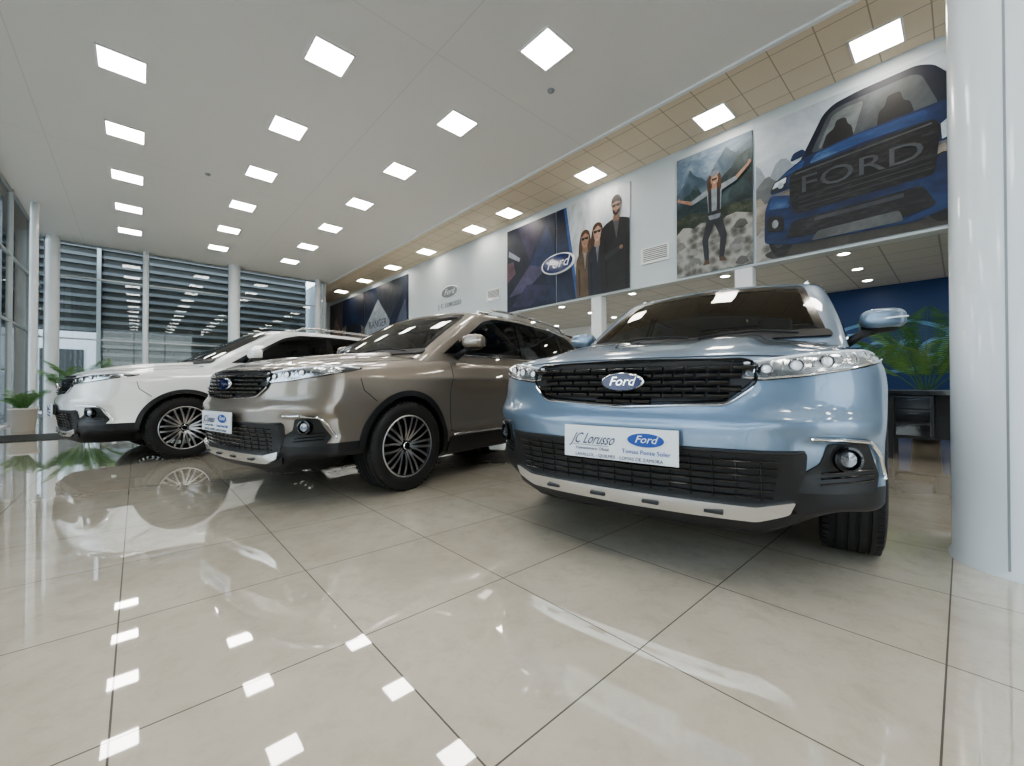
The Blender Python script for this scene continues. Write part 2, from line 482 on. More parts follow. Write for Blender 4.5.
for y0, y1 in ((.55, -.02), (-.08, -.6)):
    w = [GVH.ray_cast(Vector((-2, y0+(y1-y0)*t, 1.10+.03*math.sin(t*math.pi)+.01*t)), Vector((1, 0, 0)))[0]+Vector((-.02, 0, .006)) for t in np.linspace(0, 1, 10)]
    B.add(*tube(w, .006), 'black')
rl = [Vector((x, -.635+.02*abs(x-3)/1., float(gT(x))-.030+(.042 if .1 < t < .95 else 0))) for t, x in zip(np.linspace(0, 1, 24), np.linspace(2.10, 4.0, 24))]
B.add(*tube(rl, .015), 'alu', True, True)
B.add(*bbox_geo((4.22, 0, 1.535), (.14, .60, .018), .012), 'gloss')
B.add(*ellipsoid((3.9, 0, 1.62), (.10, .02, .05), 2), 'gloss')
PARTS.append(('cabin_trim', B.mesh('cabin_trim', 40)))
# ---- interior
B = Builder()
B.add(*bbox_geo((1.34, 0, .98), (.24, .74, .075), .05), 'black')
B.add(*bbox_geo((1.50, 0, 1.07), (.02, .30, .075), .012), 'gloss')
B.add(*bbox_geo((1.9, 0, .62), (.5, .12, .16), .04), 'black')
vs, fs = lathe([(.17+.014*math.cos(t), .014*math.sin(t)) for t in np.linspace(0, 2*math.pi, 9)[:-1]], 32, 'x', closed=True)
R = Matrix.Rotation(-.42, 3, 'Y')
B.add([tuple(R @ Vector(p)+Vector((1.74, -.36, 1.0))) for p in vs], fs, 'black')
B.add(*bbox_geo((1.74, -.36, 1.0), (.02, .15, .035), .012, R), 'black'); B.add(*tube([(1.74, -.36, 1.0), (1.45, -.36, .9)], .03), 'black')
for sx in (2.35, 3.25):
    ys = (-.37, .37) if sx < 3 else (-.42, 0, .42)
    for yy in ys:
        w = .25 if sx < 3 else .2
        B.add(*bbox_geo((sx-.12, yy, .66), (.26, w, .09), .05, seg=3), 'seat')
        B.add(*bbox_geo((sx+.16, yy, .96), (.075, w, .32), .06, Matrix.Rotation(.22, 3, 'Y'), 3), 'seat')
        B.add(*bbox_geo((sx+.27, yy, 1.32), (.05, .13, .085), .045, Matrix.Rotation(.15, 3, 'Y'), 3), 'seat')
        for d in (-.05, .05): B.add(*tube([(sx+.23, yy+d, 1.2), (sx+.26, yy+d, 1.3)], .007, 6), 'chrome')
B.add(*bbox_geo((1.96, 0, 1.46), (.015, .12, .035), .012), 'black'); B.add(*tube([(1.94, 0, 1.49), (1.96, 0, 1.46)], .01), 'black')
PARTS.append(('interior', B.mesh('interior', 40)))

# ---- wheel arches and sill cladding
B = Builder()
for wx in (.93, 3.65):
    arc = [math.radians(a) for a in np.linspace(-14, 194 if wx > 2 else 176, 40)]
    o = [(wx+.430*math.cos(a), .345+.428*math.sin(a)) for a in arc]
    i = [(wx+.386*math.cos(a), .345+.386*math.sin(a)) for a in reversed(arc)]
    panel(B, o+i, 'side', BVH, .010, 'black', .05, .02, True)
panel(B, roundpoly([(1.36, .235), (1.40, .37), (3.18, .37), (3.22, .235)], .02), 'side', BVH, .014, 'black', .06, .02, True)
B.add(*tube(line_on([(1.44, .385), (3.14, .385)], 'side', BVH, .008, 20), .009), 'alu', True, True)
PARTS.append(('lower_cladding', B.mesh('lower_cladding')))

# ---- shut lines / handles
B = Builder()
def shut(pts, axis='side', bvh=BVH, r=.0035, mirror=True): B.add(*tube(line_on(pts, axis, bvh, -.001, 10), r, 6), 'black', True, mirror)
shut([(1.42, .42), (1.40, .75), (1.44, 1.03)])
shut([(2.66, .38), (2.67, .75), (2.66, 1.03)])
shut([(3.22, .40), (3.26, .60), (3.42, .80), (3.62, .90), (3.70, 1.05)])
shut([(1.42, .42), (1.60, .385)])
shut([(.36, .68), (.7, .77), (1.1, .78)], 'top')
shut([(.64, .70), (.54, .78), (.52, .86)])
B.add(*tube(line_on([(-.60, .918), (-.45, .926), (0, .930), (.45, .926), (.60, .918)], 'front', BVH, -.001, 12), .004, 6), 'black')
shut([(3.72, .70), (4.1, .72), (4.35, .72)])
for hx, hz in ((2.46, .965), (3.42, .985)):
    h, n = proj(hx, hz, 'side', BVH)
    B.add(*bbox_geo(h+n*.03, (.10, .012, .014), .009), 'chrome', True, True)
    B.add(*bbox_geo(h+n*.012+Vector((.085, 0, 0)), (.012, .02, .011), .005), 'chrome', True, True)
    B.add(*bbox_geo(h+n*.012-Vector((.085, 0, 0)), (.012, .02, .011), .005), 'chrome', True, True)
PARTS.append(('door_details', B.mesh('door_details', 40)))

# ---- grille
B = Builder()
gout = roundpoly(sym([(0, .912), (.47, .904), (.512, .878), (.50, .815), (.41, .740), (0, .720)]), .03)
panel(B, gout, 'front', BVH, .003, 'black', .03, .02)
gfr = [proj(u, v, 'front', BVH) for u, v in gout+[gout[0]]]
B.add(*tube([h+n*.004 for h, n in gfr], .010, 8, False), 'gloss')
low = [p for p in inset(gout, -.010) if p[1] < .80]
low.sort(key=lambda p: p[0])
B.add(*tube([h+n*.010 for h, n in [proj(u, v, 'front', BVH) for u, v in low]], .0045, 8), 'chrome')
row = 0; z = .738
while z < .905:
    u = -.588+(.042 if row % 2 else 0)
    while u < .58:
        if all(inside(u+du, z+dz, gout) for du in (-.034, .034) for dz in (-.010, .010)):
            h, n = proj(u, z, 'front', BVH)
            yaw = math.atan2(n.y, -n.x)
            R = Matrix.Rotation(-yaw, 3, 'Z') @ Matrix.Rotation(-.35, 3, 'Y')
            B.add(*bbox_geo(h+n*.012, (.014, .0385, .0075), .004, R), 'gloss', False)
        u += .084
    z += .0275; row += 1
PARTS.append(('grille', B.mesh('grille', 30)))
B = Builder()
def oval(B, c, ry, rz, bl, rim, txt=True, th=.012, sc=1.35):
    n = 48; vs = [(c[0]-th, c[1], c[2])]; fs = []
    for k, (s, dx, ) in enumerate(((.90, th), (1., th*.6), (1.02, 0))):
        for i in range(n):
            a = 2*math.pi*i/n; vs.append((c[0]-dx, c[1]+ry*s*math.cos(a), c[2]+rz*s*math.sin(a)))
    for i in range(n): fs.append((0, 1+(i+1) % n, 1+i))
    B.add(vs, fs, bl, False); fs = []
    for k in range(2):
        for i in range(n):
            j = (i+1) % n; fs.append((1+k*n+i, 1+k*n+j, 1+(k+1)*n+j, 1+(k+1)*n+i))
    B.add(vs, fs, rim, True)
    if txt: B.add(*text_geo('Ford', rz*sc, (c[0]-th-.001, c[1], c[2]+.002), shear=.35, ext=.001, sx=1.1), rim, False)
oval(B, (.022, 0, .822), .098, .041, 'badge', 'chrome')
B.add(*box_geo((.044, 0, .822), (.021, .06, .025)), 'gloss', False)
PARTS.append(('front_badge', B.mesh('front_badge')))
# ---- lower bumper
B = Builder()
panel(B, roundpoly(sym([(0, .552), (.56, .552), (.66, .565), (.655, .49), (.62, .38), (.56, .345), (0, .34)]), .02), 'front', BVH, .006, 'black', .035, .02)
for z in (.385, .412, .440, .468, .496, .524):
    w = .55+.15*(z-.35)
    B.add(*tube(line_on([(-w, z), (w, z)], 'front', BVH, .010, 24), .005, 6), 'gloss')
for u in np.linspace(-.52, .52, 14):
    B.add(*tube(line_on([(u, .37), (u, .535)], 'front', BVH, .008, 4), .004, 6), 'gloss')
B.add(*tube(line_on([(-.65, .560), (-.56, .555), (.56, .555), (.65, .560)], 'front', BVH, .004, 14), .009), 'black')
panel(B, roundpoly(sym([(0, .352), (.50, .352), (.62, .382), (.60, .335), (.50, .300), (0, .295)]), .010), 'front', BVH, .030, 'alu', .035, .03)
panel(B, roundpoly(sym([(0, .292), (.50, .292), (.63, .34), (.61, .29), (.50, .255), (0, .25)]), .010), 'front', BVH, .014, 'black', .035, .03)
for u in (-.36, -.12, .12, .36):
    h, n = proj(u, .322, 'front', BVH); B.add(*bbox_geo(h+n*.031, (.006, .035, .007), .003), 'black', False)
fog = roundpoly([(.72, .592), (.835, .598), (.872, .47), (.86, .41), (.59, .41), (.63, .47), (.70, .52)], .015)
fo = [( -u, v) for u, v in fog]
panel(B, fo, 'front', BVH, .004, 'black', .03, .02, True)
B.add(*tube(line_on([(-.67, .616), (-.76, .616), (-.838, .606), (-.868, .55), (-.886, .455)], 'front', BVH, .009, 8), [.005]*8+[.0072]*25, 8), 'chrome', True, True)
h, n = proj(-.770, .540, 'front', BVH)
R = Vector((-1, 0, 0)).rotation_difference(Vector((n.x, n.y*.6, 0)).normalized()).to_matrix()
for prof, mm in (([(.0001, -.012), (.026, -.010), (.034, .0)], 'foglens'), ([(.034, .0), (.037, -.016), (.046, -.014), (.048, .02)], 'gloss')):
    vs, fs = lathe(prof, 28, 'x'); B.add([tuple(R @ Vector(p)+h+n*.012) for p in vs], fs, mm, True, True)
for k in range(3):
    B.add(*tube(line_on([(-.70, .44+.022*k), (-.85, .455+.022*k)], 'front', BVH, .006, 6), .004, 6), 'gloss', True, True)
PARTS.append(('front_bumper', B.mesh('front_bumper', 40)))
# plate
B = Builder()
B.add(*bbox_geo((-.035, 0, .555), (.006, .255, .072), .004), 'plate', False)
B.add(*box_geo((-.02, 0, .56), (.018, .20, .05)), 'black', False)
B.add(*text_geo('JC Lorusso', .068, (-.043, .118, .568), shear=.8, ext=.0005, sx=.66), 'ink', False)
B.add(*box_geo((-.0425, .125, .541), (.0005, .085, .0008)), 'ink', False)
B.add(*text_geo('Concesionario Oficial', .018, (-.043, .115, .526), ext=.0005), 'ink', False)
oval(B, (-.0415, -.125, .580), .085, .032, 'inkblue', 'plate', True, .003)
B.add(*text_geo('Tomas Ponte Soler', .026, (-.043, -.125, .528), ext=.0005), 'inkblue', False)
B.add(*text_geo('LAVALLOL - QUILMES - LOMAS DE ZAMORA', .020, (-.043, 0, .497), ext=.0005), 'ink', False)
PARTS.append(('number_plate', B.mesh('number_plate')))
# ---- headlights (projected along the corner diagonal so they wrap onto the fender)
B = Builder()
hl = [(.400, .894), (.48, .908), (.60, .924), (.76, .937), (.92, .940), (1.01, .930), (.97, .910), (.86, .884), (.72, .858), (.57, .836), (.44, .822), (.385, .834)]
panel(B, roundpoly(hl, .010), 'diag', BVH, .004, 'lampdark', .02, .01, True)
inn = [(.412, .887), (.49, .900), (.60, .915), (.75, .928), (.88, .929), (.92, .918), (.84, .891), (.71, .867), (.57, .846), (.44, .834), (.40, .842)]
panel(B, roundpoly(inn, .008), 'diag', BVH, .006, 'lamp', .02, .004, True)
B.add(*tube(line_on([(.406, .889), (.48, .902), (.60, .918), (.76, .932), (.92, .935), (.99, .928)], 'diag', BVH, .007, 8), .0055), 'lens', True, True)
B.add(*tube(line_on([(.398, .836), (.45, .830), (.58, .843), (.74, .869), (.90, .902)], 'diag', BVH, .007, 8), .004), 'chrome', True, True)
for u, zz, r in ((.465, .866, .020), (.555, .878, .023), (.655, .892, .022)):
    h, n = proj(u, zz, 'diag', BVH)
    R = Vector((-1, 0, 0)).rotation_difference(Vector((n.x, n.y*.7, 0)).normalized()).to_matrix()
    vs, fs = lathe([(.0001, -.010), (r*.6, -.008), (r*.85, 0)], 24, 'x'); B.add([tuple(R @ Vector(p)+h+n*.008) for p in vs], fs, 'lens', True, True)
    vs, fs = lathe([(r*.85, 0), (r, -.006), (r*1.2, .004)], 24, 'x'); B.add([tuple(R @ Vector(p)+h+n*.008) for p in vs], fs, 'lampdark', True, True)
for u in (.425, .51, .605, .71, .77, .83):
    B.add(*tube(line_on([(u, .853+(u-.42)*.12), (u+.012, .886+(u-.42)*.115)], 'diag', BVH, .008, 4), .003, 6), 'chrome', True, True)
PARTS.append(('headlights', B.mesh('headlights', 40)))
# ---- tail
B = Builder()
panel(B, roundpoly([(.45, 1.0), (.86, 1.02), (.86, .90), (.45, .91)], .02), 'rear', BVH, .008, 'red', .03, .01, True)
panel(B, roundpoly(sym([(0, .52), (.72, .52), (.78, .42), (.70, .30), (0, .30)]), .02), 'rear', BVH, .008, 'black', .04, .01)
B.add(*bbox_geo((LEN+.0, 0, .74), (.01, .25, .06), .004), 'plate', False)
PARTS.append(('tail_lamps', B.mesh('tail_lamps')))
# ---- mirrors
B = Builder()
B.add(*ellipsoid((1.60, -1.00, 1.210), (.070, .108, .064), 2.9, rot=Matrix.Rotation(.12, 3, 'Z')), 'PAINT', True, True)
B.add(*ellipsoid((1.61, -.99, 1.165), (.060, .090, .035), 2.6), 'black', True, True)
B.add(*ellipsoid((1.655, -1.00, 1.210), (.03, .096, .055), 3), 'gloss', True, True)
B.add(*tube([(1.56, -.83, 1.07), (1.58, -.90, 1.12), (1.6, -.97, 1.155)], [.03, .024, .03], 10), 'black', True, True)
B.add(*tube([(1.535, -.98, 1.203), (1.535, -1.06, 1.210), (1.57, -1.11, 1.215)], .005, 6), 'lens', True, True)
PARTS.append(('door_mirrors', B.mesh('door_mirrors')))
B = Builder()
B.add(*bbox_geo((2.3, 0, .26), (1.9, .55, .05), .02), 'black', False)
B.add(*bbox_geo((2.35, 0, .33), (.95, .84, .06), .02), 'black', False)
for wx in (.93, 3.65): B.add(*tube([(wx, -.75, .345), (wx, .75, .345)], .03), 'black')
for s in (-.38, .38): B.add(*bbox_geo((.42, s, .21), (.02, .03, .035), .005), 'alu', False)
PARTS.append(('underbody', B.mesh('underbody')))
# ---- wheel
B = Builder()
tp = [(.232, -.098), (.245, -.112), (.285, -.121), (.318, -.116), (.334, -.103), (.3425, -.085)]
for gy in (-.06, -.02, .02, .06): tp += [(.345, gy-.012), (.345, gy-.006), (.337, gy-.004), (.337, gy+.004), (.345, gy+.006)]
tp += [(.3425, .085), (.334, .103), (.318, .116), (.285, .121), (.245, .112), (.232, .098), (.228, 0)]
B.add(*lathe(tp, 72, 'y', closed=True), 'tyre')
for k in range(60):
    a = 2*math.pi*k/60
    R = Matrix.Rotation(-a, 3, 'Y')
    for s in (-1, 1):
        B.add(*box_geo(R @ Vector((.337, s*.094, 0)), (.0075, .012, .0105), R), 'tyre', False)
B.add(*lathe([(.236, -.100), (.240, -.108), (.232, -.112), (.222, -.105), (.214, -.085), (.205, -.04), (.200, .09), (.225, .10)], 72, 'y'), 'rimdark')
B.add(*lathe([(.240, -.109), (.234, -.1135), (.228, -.111)], 72, 'y'), 'spoke')
B.add(*lathe([(.0001, .02), (.155, .02), (.155, .035), (.0001, .035)], 48, 'y'), 'disc', False)
B.add(*lathe([(.0001, -.07), (.06, -.065), (.065, -.02), (.065, .03)], 32, 'y'), 'rimdark')
def spoke(a0, a1, w0, w1, r0=.04, r1=.228):
    R0 = 6; vs = []; fs = []; fs2 = []
    for i in range(R0+1):
        t = i/R0; r = r0+(r1-r0)*t; a = a0+(a1-a0)*t; w = w0+(w1-w0)*t
        yo = -.078-.028*t-.012*math.sin(t*math.pi)
        for dw, y in ((-w*.72, yo), (w*.72, yo), (w, yo+.008), (w, yo+.035), (-w, yo+.035), (-w, yo+.008)):
            ca, sa = math.cos(a), math.sin(a)
            vs.append((r*ca-dw*sa, y, r*sa+dw*ca))
    for i in range(R0):
        for j in range(6):
            j2 = (j+1) % 6; f = (i*6+j, (i+1)*6+j, (i+1)*6+j2, i*6+j2)
            (fs if j == 0 else fs2).append(f)
    B.add(vs, fs, 'spoke', False); B.add(vs, fs2, 'rimdark', False)
for k in range(5):
    a = math.radians(90+72*k)
    for s in (-1, 1):
        spoke(a+s*.20, a+s*.11, .012, .013); spoke(a+s*.36, a+s*.50, .010, .014, .055)
B.add(*lathe([(.0001, -.094), (.026, -.093), (.032, -.086), (.034, -.06)], 32, 'y'), 'gloss')
B.add(*lathe([(.026, -.0935), (.030, -.091), (.032, -.086)], 32, 'y'), 'chrome')
for k in range(5):
    a = math.radians(54+72*k); B.add(*lathe([(.0001, -.085), (.009, -.084), (.010, -.06)], 10, 'y', (.052*math.cos(a), 0, .052*math.sin(a))), 'chrome')
WHEEL = B.mesh('wheel', 35)

def make_car(loc, theta, paint, steer=0.):
    e = bpy.data.objects.new('suv_car', None); COL.objects.link(e)
    e.location = (loc[0], loc[1], 0); e.rotation_euler = (0, 0, theta); e.empty_display_size = .3
    def put(nm, me, T=None):
        o = bpy.data.objects.new(nm, me); COL.objects.link(o); o.parent = e
        if T is not None: o.matrix_local = T
        for s in o.material_slots:
            if s.material == M['PAINT']: s.link = 'OBJECT'; s.material = PAINTS[paint]
        return o
    for nm, me in PARTS: put(nm, me)
    for nm, x, s in (('wheel_front_left', .93, -1), ('wheel_front_right', .93, 1), ('wheel_rear_left', 3.65, -1), ('wheel_rear_right', 3.65, 1)):
        T = Matrix.Translation((x, s*.81, .345)) @ Matrix.Rotation((math.pi if s > 0 else 0)+(steer if x < 2 else 0), 4, 'Z') @ Matrix.Rotation(.3, 4, 'Y')
        put(nm, WHEEL, T)
    return e
def front_from_wheel(w, th, lat=.9):
    c, s = math.cos(th), math.sin(th)
    return (w[0]-.93*c-lat*s, w[1]-.93*s+lat*c)
make_car((1.565, 1.012), math.radians(10.6), 'blue')
make_car(front_from_wheel((1.55, 2.91), math.radians(12)), math.radians(12), 'taupe')
make_car(front_from_wheel((.40, 5.90), math.radians(9)), math.radians(9), 'pearl')

# ------------------------------------------------------------------ room
XL, XR, X0, Y0, Y1, Y2, ZC, ZS = -2.02, 11.0, 7.14, -8.0, 17.3, 21.4, 5.0, 2.7
XE = 5.71
def boxobj(name, lo, hi, m, parent=None, bev=0):
    B = Builder(); c = [(a+b)/2 for a, b in zip(lo, hi)]; h = [(b-a)/2 for a, b in zip(lo, hi)]
    B.add(*(bbox_geo(c, h, bev) if bev else box_geo(c, h)), m, False)
    return B.obj(name, parent)
M['wall'] = wall_material('wall_paint', (.55, .595, .62))
M['wallwhite'] = wall_material('wall_white', (.76, .78, .78))
M['floor'] = floor_material()
M['ceil'] = grid_material('ceiling_plaster', (.74, .73, .71), (.64, .63, .61), 3.92, 2.76, 5.82, 4.43, .014)
M['tile'] = grid_material('ceiling_tile', (.72, .62, .48), (.40, .33, .24), .48, .19, .48, .2, .014)
M['tile2'] = grid_material('soffit_tile', (.60, .60, .58), (.35, .35, .35), .6, .05, .6, .2, .02)
M['frame'] = mat('window_frame', (.42, .44, .44), .35, .4)
M['colpaint'] = mat('column_paint', (.70, .735, .755), .3, coat=.3)
M['seam'] = mat('column_seam', (.30, .32, .33), .5)
M['wglass'] = glass_material('window_glass_clear', (.92, .96, .95), 1.5)
M['lightpanel'] = mat('light_diffuser', (.9, .9, .9), .5, emis=(1., .97, .92), es=21.)
M['warmpanel'] = mat('light_diffuser_warm', (.9, .9, .9), .5, emis=(1., .93, .82), es=21.)
M['down'] = mat('downlight_lamp', (.9, .9, .9), .5, emis=(1., .95, .86), es=45.)
M['bluewall'] = mat('blue_wall', (.010, .045, .16), .4)
M['bluelogo'] = mat('blue_logo', (.15, .32, .56), .35)
M['louver'] = mat('louver_metal', (.125, .13, .125), .6, .0)
M['louverd'] = mat('louver_back', (.065, .068, .065), .8)
M['concrete'] = mat('paving', (.45, .44, .42), .9)
M['skirt'] = mat('skirting', (.5, .48, .44), .4)

boxobj('floor', (XL-.1, Y0-.1, -.1), (XR+.1, Y2+.1, 0), 'floor')
boxobj('ceiling', (XL-.1, Y0-.1, ZC), (XE, Y1+.1, ZC+.12), 'ceil')
boxobj('ceiling_tiled', (XE, Y0-.1, ZC+.03), (X0+.2, Y2+.1, ZC+.15), 'tile')
boxobj('trim_1', (XE-.03, Y0, ZC-.03), (XE+.03, Y1, ZC+.05), 'wallwhite')
boxobj('ceiling_soffit', (X0+.2, Y0-.1, ZS+.12), (XR+.1, Y2+.1, ZS+.25), 'tile2')
boxobj('wall_bulkhead', (X0, Y0, ZS), (X0+.2, Y2, ZC+.03), 'wall')
boxobj('wall_right', (XR, Y0, 0), (XR+.15, Y2, ZS+.2), 'wallwhite')
boxobj('wall_end', (5.6, Y2, 0), (XR, Y2+.15, ZC+.1), 'wall')
boxobj('wall_return', (5.5, Y1, 0), (5.6, Y2, ZC+.1), 'wall')
boxobj('wall_near', (3.5, Y0-.15, 0), (XR, Y0, ZC+.1), 'wall')
boxobj('baseboard_right', (XR-.015, Y0, 0), (XR, Y2, .1), 'skirt')
boxobj('wall_blue_panel', (XR-.04, -4, .1), (XR-.001, 2.3, ZS+.12), 'bluewall')
for y in (-3.3, -.5, 2.35, 5.2, 8.1, 11.0, 13.9, 17.0):
    boxobj('pillar', (X0+.01, y-.13, 0), (X0+.19, y+.13, ZS), 'wallwhite', bev=.01)

def glazed(name, horizontal, fixed, a0, a1, posts, rails, z1=ZC):
    e = bpy.data.objects.new(name, None); COL.objects.link(e)
    def bx(n, a, b, z0, zz, d, m):
        if horizontal: boxobj(n, (a, fixed-d, z0), (b, fixed+d, zz), m, e)
        else: boxobj(n, (fixed-d, a, z0), (fixed+d, b, zz), m, e)
    for p in posts: bx('post', p-.03, p+.03, 0, z1, .05, 'frame')
    for z in rails: bx('rail', a0, a1, z-.02, z+.02, .035, 'frame')
    bx('pane', a0, a1, .02, z1, .004, 'wglass')
    return e
glazed('window_1', True, Y1, XL, 5.5, [XL+.1, .18, 2.46, 5.4], [.04, 2.2, 4.0, 4.96])
glazed('window_2', False, XL, Y0, Y1, [Y0+.1+k*2.15 for k in range(12)], [.04, 2.2, 3.6, 4.96])
glazed('window_3', True, Y0, XL, 3.5, [XL+.1, -.2, 1.6, 3.4], [.04, 2.2, 3.6, 4.96])

def column(x, y, r, h=ZC, seam=False):
    B = Builder()
    B.add(*lathe([(.001, 0), (r+.012, 0), (r+.012, .02), (r, .035), (r, h), (.001, h)], 64, 'z'), 'colpaint')
    if seam:
        for a in (161, 341):
            a = math.radians(a); B.add(*box_geo((r*math.cos(a), r*math.sin(a), h/2), (.002, .004, h/2-.03), Matrix.Rotation(a, 3, 'Z')), 'seam', False)
    o = B.obj('column', angle=40); o.location = (x, y, 0)
    return o
column(2.92, -.208, .25, seam=True)
column(-1.75, 14.2, .07); column(-1.75, 16.95, .14); column(2.46, 16.95, .17); column(.18, 17.05, .07); column(5.2, 17.0, .1)

def light_mesh(nm, s, m):
    B = Builder()
    B.add(*box_geo((0, 0, -.004), (s, s, .004)), m, False)
    for dx, dy, hx, hy in ((s+.012, 0, .012, s+.024), (-s-.012, 0, .012, s+.024), (0, s+.012, s, .012), (0, -s-.012, s, .012)):
        B.add(*box_geo((dx, dy, -.005), (hx, hy, .007)), 'white', False)
    return B.mesh(nm)
LP = light_mesh('ceiling_light', .225, 'lightpanel'); LP2 = light_mesh('ceiling_light_warm', .225, 'warmpanel')
def inst(name, me, loc, rz=0, sc=1):
    o = bpy.data.objects.new(name, me); COL.objects.link(o); o.location = loc; o.rotation_euler = (0, 0, rz); o.scale = (sc,)*3; return o
for x in (-.17, 1.78, 3.74):
    for k in range(-5, 7): inst('ceiling_light', LP, (x, 3.46+1.94*k, ZC-.001))
for y in (-5.2, -3.2, -1.3, .68, 2.6, 4.97, 7.4, 8.8, 11.26, 13.55, 16, 18.5): inst('ceiling_light', LP2, (6.65, y, ZC+.029))
B = Builder(); B.add(*lathe([(.0001, -.003), (.07, -.003)], 24, 'z'), 'down'); B.add(*lathe([(.07, -.003), (.075, -.01), (.09, -.008), (.095, .0)], 24, 'z'), 'white')
DL = B.mesh('downlight')
for x in (7.9, 9.1, 10.2):
    for y in (-4, -2, -.3, 1.2, 2.9, 4.8, 6.8, 9, 11.5, 14): inst('downlight', DL, (x, y, ZS+.12))
B = Builder(); B.add(*lathe([(.0001, -.035), (.03, -.03), (.045, -.015), (.05, 0)], 24, 'z'), 'seam')
SD = B.mesh('smoke_detector')
for p in ((4.3, 3.9), (1.0, 10)): inst('smoke_detector', SD, (*p, ZC))

def vent(y, z):
    B = Builder(); B.add(*box_geo((0, 0, 0), (.01, .27, .14)), 'wallwhite', False)
    for k in range(7): B.add(*box_geo((-.012, 0, -.11+k*.036), (.012, .24, .004), Matrix.Rotation(.5, 3, 'Y')), 'white', False)
    for k in range(7): B.add(*box_geo((-.0115, 0, -.092+k*.036), (.002, .24, .007)), 'lampdark', False)
    for dz in (-.14, .14): B.add(*box_geo((-.012, 0, dz), (.015, .28, .012)), 'white', False)
    for dy in (-.27, .27): B.add(*box_geo((-.012, dy, 0), (.015, .012, .14)), 'white', False)
    o = B.obj('air_vent'); o.location = (X0-.01, y, z)
vent(3.85, 3.28); vent(8.55, 3.30)

# ------------------------------------------------------------------ posters
PM = {}
def cm(c):
    if not isinstance(c, tuple): return c
    c = tuple(round(x, 3) for x in c)
    if c not in PM:
        m = mat('print_%d' % len(PM), c, .5); N = NT(m); v, o = N.coords()
        n = N.ramp(N.noise(v, 3.2, 8, .65, .4), .3, .7)
        N.link(N.mix(n, tuple(x*.5 for x in c), tuple(min(1, x*1.2) for x in c)), N.b.inputs['Base Color']); PM[c] = m
    return PM[c]
def photo_mat(name, cols, scale, kind='noise', dist=.5, sq=(1, 1, 1)):
    m = mat(name, cols[0], .5); N = NT(m); v, o = N.coords()
    mp = N.n('ShaderNodeMapping'); N.link(v, mp.inputs[0]); mp.inputs['Scale'].default_value = sq
    if kind == 'noise': f = N.noise(mp.outputs[0], scale, 9, .65, dist)
    else:
        vn = N.n('ShaderNodeTexVoronoi'); vn.inputs['Scale'].default_value = scale; N.link(mp.outputs[0], vn.inputs['Vector'])
        f = N.math('ADD', N.math('MULTIPLY', vn.outputs['Distance'], .9), N.math('MULTIPLY', N.noise(mp.outputs[0], scale*2.5, 8, .7), .45))
    cr = N.n('ShaderNodeValToRGB'); N.link(f, cr.inputs[0]); e = cr.color_ramp.elements
    k = len(cols); lo, hi = (.32, .68) if kind == 'noise' else (.15, .85)
    e[0].position = lo; e[0].color = (*cols[0], 1); e[1].position = hi; e[1].color = (*cols[-1], 1)
    for i in range(1, k-1):
        q = e.new(lo+(hi-lo)*i/(k-1)); q.color = (*cols[i], 1)
    N.link(cr.outputs[0], N.b.inputs['Base Color']); return m
SKY = photo_mat('print_sky', [(.34, .39, .45), (.46, .50, .55), (.60, .63, .66)], .8, sq=(1, 1, 2.5))
DUST = photo_mat('print_dust', [(.12, .105, .09), (.23, .20, .17), (.36, .32, .28)], 1.6, sq=(1, 1, 3))
MOUNT = photo_mat('print_mountain', [(.004, .010, .014), (.015, .033, .038), (.05, .08, .085)], 2.6, dist=1.2)
MOUNT2 = photo_mat('print_far_mountain', [(.02, .04, .06), (.045, .075, .105), (.11, .15, .19)], 1.8, dist=1.)
CLOUD = photo_mat('print_cloud', [(.05, .08, .13), (.12, .17, .23), (.30, .35, .41)], 1.1, sq=(1, 1, 2))
ROCK = photo_mat('print_rock', [(.02, .02, .019), (.11, .105, .095), (.32, .31, .29)], 7, 'v')
FOREST = photo_mat('print_scrub', [(.006, .012, .007), (.018, .03, .016), (.07, .075, .05)], 6)
STREET = photo_mat('print_street', [(.32, .35, .38), (.50, .53, .56), (.70, .72, .74)], .9, sq=(1, 2, 1))
NAVY = photo_mat('print_navy', [(.004, .007, .02), (.009, .017, .045), (.02, .035, .08)], 1.2)
TBLUE = photo_mat('print_truck_blue', [(.003, .008, .035), (.005, .019, .075), (.015, .045, .14)], 1.1, sq=(1, 1, 3))
TBLUE2 = photo_mat('print_truck_hood', [(.006, .024, .09), (.015, .05, .16), (.10, .17, .30)], 1.0, sq=(1, 1, 4))
TBLACK = photo_mat('print_truck_black', [(.003, .003, .004), (.008, .008, .010), (.03, .03, .034)], 5, sq=(1, 1, 4))
